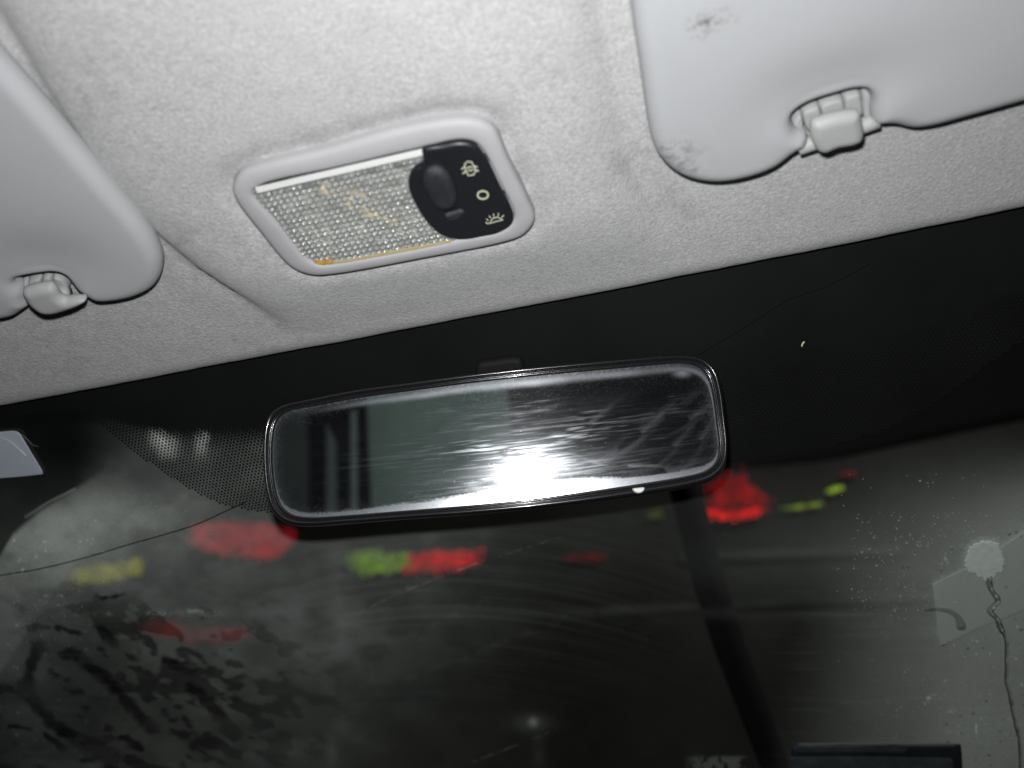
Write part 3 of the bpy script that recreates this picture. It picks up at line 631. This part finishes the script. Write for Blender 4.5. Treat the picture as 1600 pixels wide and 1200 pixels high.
for k, (x, y, r) in enumerate(big):
    V, Fc = dome_verts(wpt(x, y, .0018), r*.5*.00042, random.uniform(.75, 1), random.uniform(-.5, .5))
    lab = ('one of three linked water drops just above and right of the white splat' if y < 842 and x > 1570 else
           'water drop on the lit glass left of the white splat' if x < 1500 and y < 925 else
           'water drop on the pale patch right of where the trail starts' if y == 917 else
           'water drop at the right picture edge beside the water trail' if x > 1584 and y < 990 else
           'small water drop just below the pale rectangular patch' if y < 1020 else
           'largest water drop, low beside the end of the water trail' if r == 8 else
           'water drop at the right picture edge, right of the lower trail' if x > 1590 else
           'dark-topped water drop just above the corner of the dark strip' if x < 1490 else
           'water drop low on the glass left of the water trail')
    o = mesh('water_drop', V, Fc, M_DROP); tag(o, lab, 'water drop', 'larger water drops on the right of the windscreen')
V = []; Fc = []
def many(n, fn):
    for _ in range(n):
        x, y, r = fn(); v_, f_ = dome_verts(wpt(x, y, .0018), r*.00042*.5, random.uniform(.6, 1), random.uniform(-1, 1)); i0 = len(V)
        V.extend(v_); Fc.extend([tuple(i+i0 for i in f) for f in f_])
many(240, lambda: (random.uniform(1330, 1610), random.uniform(800, 960), abs(random.gauss(1.6, .6))+.5))
many(150, lambda: (random.choice([1470, 1482, 1502, 1515, 1541, 1548, 1563, 1575])+random.gauss(0, 1.5), random.uniform(1090, 1205), abs(random.gauss(1.6, .6))+.5))
many(160, lambda: (random.uniform(1300, 1610), random.uniform(740, 1205), abs(random.gauss(1.2, .5))+.4))
many(200, lambda: (random.uniform(-10, 130), random.uniform(850, 1010), abs(random.gauss(1.3, .5))+.4))
many(70, lambda: (random.uniform(60, 330), random.uniform(770, 870), abs(random.gauss(1.1, .4))+.4))
many(110, lambda: (random.uniform(230, 350), 958+random.gauss(0, 3), abs(random.gauss(1.1, .4))+.4))
o = mesh('fine_droplets', V, Fc, mixmat('bead', .60, (.62, .66, .60), rough=.3, spec=1)); tag(o, 'fine spray of tiny beads on the fogged corners of the glass', 'droplets', kind='stuff')  # pale bead colour paints the bright glints of the water
fl = tube('paint_fleck', wline([(1253, 541), (1254, 537), (1257, 534)], .0030), .0005, M_ICON, seg=6); tag(fl, 'tiny pale fleck on the black band right of the mirror', 'fleck')
# ------------------------------------------------------------------ the rear-view mirror
MD = .485
mp0 = EYE+ray(775, 690)*MD
hp = EYE+ray(820, 748)*MD
for _ in range(3):
    n_ = (EYE-hp)/np.linalg.norm(EYE-hp)+(FLASH-hp)/np.linalg.norm(FLASH-hp); MN = n_/np.linalg.norm(n_); hp = onpl(820, 748, mp0, MN)
# in-plane axes
MU = onpl(1100, 655, mp0, MN)-onpl(450, 730, mp0, MN); MU /= np.linalg.norm(MU); MV = np.cross(MN, MU)
def mpt(px, py, off=0.): return onpl(px, py, mp0+MN*off, MN)
outer_px = [(411, 700), (413, 672), (421, 648), (440, 634), (480, 624), (560, 608), (640, 597), (740, 583), (840, 572), (940, 563), (1030, 556), (1072, 555), (1100, 561), (1118, 577), (1127, 605), (1133, 650), (1137, 700), (1132, 731), (1114, 750), (1080, 761), (1000, 775), (920, 786), (830, 796), (730, 805), (630, 812), (540, 819), (480, 823), (450, 819), (428, 803), (417, 775), (412, 735)]
glass_px = [(426, 702), (428, 676), (434, 656), (450, 643), (485, 636), (560, 622), (640, 611), (740, 598), (840, 587), (940, 578), (1030, 570), (1068, 568), (1090, 573), (1104, 586), (1112, 610), (1118, 652), (1123, 700), (1119, 720), (1103, 735), (1076, 743), (1000, 756), (920, 768), (830, 780), (730, 790), (630, 798), (540, 805), (486, 808), (458, 804), (441, 791), (432, 768), (427, 735)]
MRN = 360
def muv(P): d = P-mp0; return np.stack([d@MU, d@MV], -1)
OU = resample(np.array([muv(mpt(x, y)) for x, y in catmull(outer_px, 8)]), MRN)
GU = np.array([muv(mpt(x, y)) for x, y in catmull(glass_px, 8)])
ctr = OU.mean(0)
GD = resample(GU, 4000); GI = GD[[np.argmin(((GD-p)**2).sum(1)) for p in OU]]
for _ in range(6): GI = (np.roll(GI, 1, 0)+GI*2+np.roll(GI, -1, 0))/4
def mring(t, off, sc=1.0):
    q = OU*(1-t)+GI*t; q = ctr+(q-ctr)*np.array([1-(1-sc)*.55, sc]); return mp0+q[:, :1]*MU+q[:, 1:]*MV+off*MN
mir = empty('rear_view_mirror', mpt(775, 690, -.03))
rimo = loft('mirror_frame', [mring(1.10, -.0012), mring(1.0, .0004), mring(.93, .0020), mring(.82, .0022), mring(.74, .0012), mring(.66, .0010), mring(.56, .0026), mring(.42, .0036), mring(.28, .0034), mring(.14, .0022), mring(.04, .0002), mring(0, -.003)], M_HOUS)
hs = [mring(0, -.003)]
for k in range(1, 15):
    a = k/14*math.pi/2; hs.append(mring(0, -.003-.030*math.sin(a), .30+.70*math.cos(a)**.7 if k < 14 else .02))
shell = loft('mirror_housing', hs, M_HOUS)
# reflective plate as a fine grid
def split_top_bottom():
    P = np.array([(x, y) for x, y in catmull(glass_px, 12)]); l = np.argmin(P[:, 0]); r = np.argmax(P[:, 0]); P = np.roll(P, -l, 0); r = np.argmax(P[:, 0])
    return P[:r+1], np.vstack([P[r:], P[:1]])[::-1]
tp, bt_ = split_top_bottom()
gn, gm = 560, 150
sx = .5-.5*np.cos(np.linspace(0, math.pi, gn)); sx = sx*.5+np.linspace(0, 1, gn)*.5
gxm = tp[0, 0]+(tp[-1, 0]-tp[0, 0])*sx
tY = np.interp(gxm, tp[:, 0], tp[:, 1]); bY = np.interp(gxm, bt_[:, 0], bt_[:, 1])
vvm = np.linspace(0, 1, gm)[:, None]; GXm = np.repeat(gxm[None], gm, 0); GYm = tY[None]*(1-vvm)+bY[None]*vvm
Cm = np.stack([GXm-800, 600-GYm, np.full(GXm.shape, -FPX)], -1)@M.T
t = ((mp0-EYE)@MN)/(Cm@MN); PM = EYE+Cm*t[..., None]
idx = (np.arange(gm-1)[:, None]*gn+np.arange(gn-1)[None]).ravel()
flat = np.stack([GXm.ravel(), GYm.ravel()], 1)
dE = dist(flat, np.array(catmull(glass_px, 3))).reshape(GXm.shape)
th = math.radians(6.5)
xr = (GXm-820)*math.cos(th)-(GYm-690)*math.sin(th); yr = (GXm-820)*math.sin(th)+(GYm-690)*math.cos(th)
def smear():
    dT = GYm-tY[None]; dB = bY[None]-GYm
    n = fbm(GXm/60, GYm/25, 3); nf = vnoise(GXm/2.0, GYm/2.0)
    streak = fbm(xr/55+4, yr/2.1, 4); streak2 = fbm(xr/40+60, yr/2.2+xr*0, 2)
    s = .010+.022*n
    # wide wiping strokes across the middle right
    zone = np.exp(-((xr+0)/190)**2-((yr-20)/50)**2); pat = sst(fbm(xr/120+9, yr/30, 2), .38, .62); s = s+.30*zone*sst(streak, .47, .76)*(.25+.75*pat)
    s = s+.20*pat*np.exp(-((xr-60)/240)**2-((yr+10)/60)**2)*sst(streak2, .62, .85)
    s = s+.05*np.exp(-((xr-40)/170)**2-((yr-45)/16)**2)
    # grubby band along the bottom, swelling in the middle; softer one along the top
    wb = 7+17*np.exp(-((GXm-850)/180)**2)-4*np.exp(-((GXm-1000)/50)**2)
    bot = (1-sst(dB+6*(streak-.5)+3*(nf-.5), wb*.75, wb*1.15)); s = np.maximum(s, bot*(.50+.3*np.exp(-((GXm-860)/260)**2)))
    topb = np.exp(-((dT-8-2*n)/(3.6+2.2*np.exp(-((GXm-850)/250)**2)))**2)*sst(GXm, 440, 620)*(.35+.6*n); s = np.maximum(s, topb*.85)
    s = np.maximum(s, .8*np.exp(-((GXm-1066)/13)**2-((GYm-583)/6)**2))
    # diagonal wipes at the right end
    for th2, cx, cy, ln, wd, am in ((-.62, 1010, 670, 95, 10, .28), (-.70, 1060, 690, 70, 7, .24), (-.5, 1085, 650, 45, 6, .32), (-.9, 1100, 680, 40, 8, .32), (-.15, 1050, 735, 60, 9, .38), (.15, 990, 728, 55, 2.5, .6), (-.55, 930, 655, 60, 6, .12)):
        q1 = (GXm-cx)*math.cos(th2)+(GYm-cy)*math.sin(th2); q2 = -(GXm-cx)*math.sin(th2)+(GYm-cy)*math.cos(th2)
        s = s+.38*am*sst(fbm(q1/22+3, q2/9, 2), .3, .6)*np.exp(-(q1/ln)**2-((q2+5*np.sin(q1/25))/wd)**2)*(.4+fbm(q1/30, q2/2.5, 3))
    # dust at the rim
    s = s+.30*np.exp(-dE/5)*(.5+nf)*(1+0*n)+.12*np.exp(-dE/18)*sst(nf, .55, .95)
    s = s+.30*sst(vnoise(GXm/2.6+30, GYm/2.6), .955, .995)*(.1+.6*zone+.8*np.exp(-dE/22))
    return np.clip(s, 0, 1)
SM = smear()
def mirror_mat():
    m = bpy.data.materials.new('silvered_glass'); m.use_nodes = True; N = m.node_tree.nodes; L = m.node_tree.links; N.clear()
    out = N.new('ShaderNodeOutputMaterial'); at = N.new('ShaderNodeAttribute'); at.attribute_name = 'smear'
    g1 = N.new('ShaderNodeBsdfGlossy'); g1.inputs[0].default_value = (.72, .80, .78, 1); g1.inputs['Roughness'].default_value = .012
    g2 = N.new('ShaderNodeBsdfGlossy'); g2.inputs[0].default_value = (.64, .66, .68, 1); g2.inputs['Roughness'].default_value = .21
    g3 = N.new('ShaderNodeBsdfGlossy'); g3.inputs[0].default_value = (.76, .78, .82, 1); g3.inputs['Roughness'].default_value = .085
    d = N.new('ShaderNodeBsdfDiffuse'); d.inputs[0].default_value = (.40, .42, .46, 1)
    m0 = N.new('ShaderNodeMixShader'); m0.inputs[0].default_value = .45; L.new(g2.outputs[0], m0.inputs[1]); L.new(g3.outputs[0], m0.inputs[2])
    m1 = N.new('ShaderNodeMixShader'); m1.inputs[0].default_value = .30; L.new(m0.outputs[0], m1.inputs[1]); L.new(d.outputs[0], m1.inputs[2])
    m2 = N.new('ShaderNodeMixShader'); L.new(at.outputs['Fac'], m2.inputs[0]); L.new(g1.outputs[0], m2.inputs[1]); L.new(m1.outputs[0], m2.inputs[2]); L.new(m2.outputs[0], out.inputs[0]); return m
mg = mesh('mirror_glass', PM.reshape(-1, 3), np.stack([idx, idx+gn, idx+gn+1, idx+1], 1), mirror_mat())
mg.data.attributes.new('smear', 'FLOAT', 'POINT').data.foreach_set('value', SM.ravel().astype(np.float32))
# stem and foot glued to the glass
foot = pillow('mount_foot', resample(wpoly([(746, 566), (770, 560), (812, 557), (818, 566), (818, 600), (812, 625), (752, 632), (746, 600)], .004), 80), WFR, .0017, .0065, .003, mat('foot_plastic', (.009, .009, .009), rough=.7, spec=.2), step=.003)
stem = tube('stem', [mpt(778, 680, -.030), mpt(780, 660, -.036), wpt(782, 615, .012), wpt(782, 606, .006)], .007, M_HOUS, seg=16)
tab = pillow('white_tab', resample(np.array([muv(mpt(x, y, .004)) for x, y in catmull([(988, 764), (998, 762), (1007, 762), (1005, 768), (998, 771), (991, 769)], 5)]), 40), (mp0, MU, MV, MN), .0030, .003, .0010, mat('tab_white', (.75, .78, .70), rough=.5), step=.001)
adopt(mir, rimo, shell, mg, foot, stem, tab)
tag(mir, 'black framed rear-view mirror hanging from the windscreen, its glass smeared and glaring', 'rear-view mirror')
# ------------------------------------------------------------------ outside, beyond the glass
M_LORRY = mat('lorry_paint', (.0046, .0046, .0040), rough=.9, spec=.05, mottle=.35, mscale=3, dirt=.5, dscale=5, dirtcol=(.011, .0115, .0098))
YT = 2.9
def out(px, py, Y=YT): r = ray(px, py); return EYE+r*((Y-EYE[1])/r[1])
truck = empty('lorry_body', (0, YT, 0))
c = [out(-500, 1500), out(2100, 1500), out(2100, 560), out(-500, 560)]
x0, x1 = -2.3, 3.2; z0, z1 = .9, 4.3
def box(name, x0, x1, y0, y1, z0, z1, m, bev=.01):
    bm = bmesh.new(); bmesh.ops.create_cube(bm, size=1)
    for v in bm.verts: v.co = ((x0+x1)/2+v.co.x*(x1-x0), (y0+y1)/2+v.co.y*(y1-y0), (z0+z1)/2+v.co.z*(z1-z0))
    bmesh.ops.bevel(bm, geom=bm.edges, offset=bev, segments=2, affect='EDGES', profile=.7)
    me = bpy.data.meshes.new(name); bm.to_mesh(me); bm.free(); return link(name, me, m, smooth=False)
bd = box('side_panel', x0, x1, YT, YT+2.2, z0, z1, M_LORRY, .03); adopt(truck, bd)
YF = (np.array([0, YT, 0]), np.array([1., 0, 0]), np.array([0, 0, 1.]), np.array([0, -1., 0]))
def marker(name, pts, col, label, th=.02, rough=.5, wob=0, soft=.016):
    """patch of many small flakes, thinning out at its edge to shape a soft glow"""
    P = np.array([[out(x, y, YT-th)[0], out(x, y, YT-th)[2]] for x, y in pts]); P = resample(P, 60)
    lo, hi = P.min(0), P.max(0); A = np.prod(hi-lo); n = int(np.clip(A/.00003, 200, 6500)); hh = hi[1]-lo[1]; soft = min(soft, hh*.16); fr = min(1, .35+hh/.06)
    c = RNG.uniform(lo, hi, (n, 2)); c = c[inside(c, P)]
    c = c+RNG.normal(0, soft, c.shape)*np.array([1, .6])
    c = c[fbm(c[:, 0]*22, c[:, 1]*30, 3) > (.24+wob*1.6 if hh > .05 else -1)]
    V = []; Fc = []
    for k, q in enumerate(c):
        a = RNG.uniform(0, 3.14); r_ = RNG.uniform(.003, .0065)*fr; y_ = YT-th-RNG.uniform(0, .012); i0 = len(V)
        for d in (-.004, 0):
            for m_ in range(5): V.append((q[0]+r_*math.cos(a+m_*1.2566), y_-.001-d*0-(.003 if d else 0), q[1]+r_*math.sin(a+m_*1.2566)))
        Fc += [tuple(range(i0, i0+5)), tuple(range(i0+9, i0+4, -1))]+[(i0+m_, i0+(m_+1) % 5, i0+5+(m_+1) % 5, i0+5+m_) for m_ in range(5)]
    o = mesh(name, V, Fc, mat(name+'_film', col, rough=.8, spec=.05, mottle=.6, mscale=16), smooth=False)
    adopt(truck, o); tag(o, label)
marker('marker', [(303, 826), (330, 820), (400, 822), (460, 832), (440, 872), (405, 872), (340, 862), (300, 852)], (.90, .012, .03), 'large red marker left of the mirror', wob=.02)
marker('marker', [(105, 900), (145, 885), (175, 888), (220, 874), (218, 898), (180, 908), (150, 910), (118, 912)], (1.0, .85, .02), 'mustard yellow marker at the left', wob=.03)
marker('marker', [(543, 868), (590, 866), (640, 868), (630, 893), (560, 896)], (.20, .36, .008), 'lime green marker below the mirror', wob=.015)
marker('marker', [(644, 870), (700, 866), (755, 862), (748, 882), (690, 893), (632, 895)], (.75, .008, .01), 'red marker joined to the lime one', wob=.015)
marker('marker', [(888, 870), (945, 869), (944, 876), (888, 876)], (.09, .003, .003), 'thin dim red marker in the dark middle')
marker('marker', [(225, 978), (258, 975), (300, 988), (385, 985), (388, 998), (300, 1000), (235, 990)], (.24, .006, .008), 'faint low red marker at the left', wob=.03)
marker('marker', [(1105, 770), (1128, 750), (1150, 742), (1165, 758), (1170, 770), (1192, 776), (1196, 788), (1168, 790), (1150, 800), (1110, 798)], (.17, .0015, .002), 'speckled dull red marker right of the mirror', wob=.02, soft=.016)
marker('marker', [(1094, 799), (1140, 804), (1192, 796), (1192, 804), (1150, 812), (1096, 812)], (.55, .006, .006), 'bright red strip right of the mirror', th=.04, wob=.01)
marker('marker', [(1217, 797), (1250, 792), (1286, 788), (1275, 794), (1240, 798)], (.15, .22, .01), 'thin lime strip right of the mirror')
marker('marker', [(1290, 772), (1302, 764), (1318, 762), (1315, 768), (1300, 772)], (.13, .19, .01), 'tiny lime mark at the upper right')
marker('marker', [(1310, 744), (1334, 740), (1334, 745), (1315, 747)], (.06, .004, .004), 'tiny red mark above the lime ones')
marker('marker', [(1012, 806), (1032, 798), (1034, 812), (1015, 812)], (.025, .035, .006), 'dim olive mark beside the black post')
up_ = np.array([[out(x, y, YT-.03)[0], out(x, y, YT-.03)[2]] for x, y in [(1130, 728), (1300, 712), (1450, 680), (1640, 640), (2000, 560), (2000, 200), (1130, 200)]])
adopt(truck, pillow('shade_panel', resample(up_, 120), YF, -.002, .04, .02, mat('shade_panel_black', (.0008, .0008, .0008), rough=.9, spec=.02), step=.12))  # added black sheet standing for the unlit upper part of the lorry
M_RAIL = mat('rail_paint', (.010, .0105, .0095), rough=.9, spec=.05, mottle=.6, mscale=4)
for pts, lb in (([(-300, 952), (360, 957), (360, 972), (-300, 968)], 'pale rail low on the left of the lorry'), ([(930, 948), (1500, 925), (1500, 938), (930, 962)], None), ([(1060, 862), (1420, 852), (1420, 868), (1060, 880)], None), ([(-100, 1085), (700, 1078), (700, 1088), (-100, 1096)], None)):
    P_ = np.array([[out(x, y, YT-.02)[0], out(x, y, YT-.02)[2]] for x, y in pts])
    o = pillow('rail', resample(P_, 70), YF, -.002, .03, .008, M_RAIL, step=.08); adopt(truck, o)
    if lb: tag(o, lb)
tag(truck, 'dark lorry body beyond the windscreen with blurred red and lime markers', 'lorry')
# black post between glass and lorry
Yp = 1.0
pc = [out(1063, 740, Yp), out(1080, 800, Yp), out(1105, 900, Yp), out(1140, 1010, Yp), out(1178, 1110, Yp), out(1212, 1200, Yp), out(1250, 1310, Yp)]
pc[0] = out(1040, 660, Yp)
post = tube('black_post', pc, 0, mat('post_paint', (.0012, .0012, .0014), rough=.9, spec=.03), seg=20, radii=[.0195, .0195, .019, .0175, .016, .0145, .014])
tag(post, 'black leaning post seen through the glass below the right end of the mirror', 'post')
# dark strip fixed to the glass at the lower right, with two dull bands
sh = empty('dark_strip', wpt(1370, 1200, .002))
f1 = pillow('strip_body', sharp([(1238, 1165), (1370, 1164), (1502, 1165), (1505, 1230), (1508, 1300), (1370, 1302), (1232, 1300)], .004), WFR, .0017, .0035, .0006, mat('strip_dark', (.016, .018, .019), rough=.6, spec=.2, mottle=.3, mscale=60), step=.005)
f2 = pillow('band', sharp([(1240, 1168), (1330, 1168), (1420, 1171), (1420, 1177), (1330, 1176), (1240, 1177)], .006), WFR, .0050, .0004, .0003, mat('strip_band', (.036, .046, .050), rough=.6, spec=.2, mottle=.3, mscale=60), step=.004)
f3 = pillow('band', sharp([(1236, 1184), (1370, 1184), (1490, 1186), (1490, 1215), (1370, 1216), (1236, 1216)], .006), WFR, .0050, .0004, .0003, mat('strip_band', (.045, .055, .058), rough=.6, spec=.2, mottle=.4, mscale=60), step=.004)
adopt(sh, f1, f2, f3); tag(sh, 'dark rectangular strip with dull bluish bands on the glass at the lower right', 'strip')
# ------------------------------------------------------------------ the cabin behind the camera (seen in the mirror only)
def rpt(px, py, D):
    """where the mirror shows pixel (px,py), D metres behind the mirror plane's front"""
    P0 = mpt(px, py); r = ray(px, py); r = r-2*(r@MN)*MN; return P0+r*(D/(r@MN))
def rslab(name, pts, D, th, m, label, cat):
    O = mp0+MN*D; P = np.array([[(rpt(x, y, D)-O)@MU, (rpt(x, y, D)-O)@MV] for x, y in pts])
    o = pillow(name, resample(P, 80), (O, MU, MV, -MN), -th, th, min(.01, th*.4), m, step=.06); tag(o, label, cat); return o
rslab('seat_back', [(565, 560), (792, 560), (800, 640), (808, 900), (580, 900)], 1.5, .08, mat('seat_cloth', (.42, .51, .475), rough=.9, mottle=.12, mscale=12), 'grey-green seat back reflected in the middle of the mirror', 'seat back')
rslab('trim_panel', [(380, 560), (474, 560), (478, 640), (480, 900), (380, 900)], 1.6, .04, mat('trim_grey', (.16, .17, .165), rough=.8, mottle=.1, mscale=6), 'dull grey trim panel reflected at the left end of the mirror', 'trim panel')
rslab('pale_strap', [(508, 660), (524, 690), (528, 900), (506, 900)], 1.62, .02, mat('strap_pale', (.45, .49, .52), rough=.8), 'wider pale strap reflected beside the seat back', 'strap')
rslab('pale_strap', [(545, 640), (556, 640), (558, 900), (546, 900)], 1.45, .02, mat('strap_grey', (.40, .45, .47), rough=.8), 'narrow pale strap reflected against the seat back edge', 'strap')
rslab('rear_bulkhead', [(0, 200), (1500, 200), (1500, 1200), (0, 1200)], 1.9, .05, mat('rear_dark', (.025, .028, .032), rough=.8, mottle=.4, mscale=3), 'dark rear of the cabin reflected across the mirror', 'bulkhead')
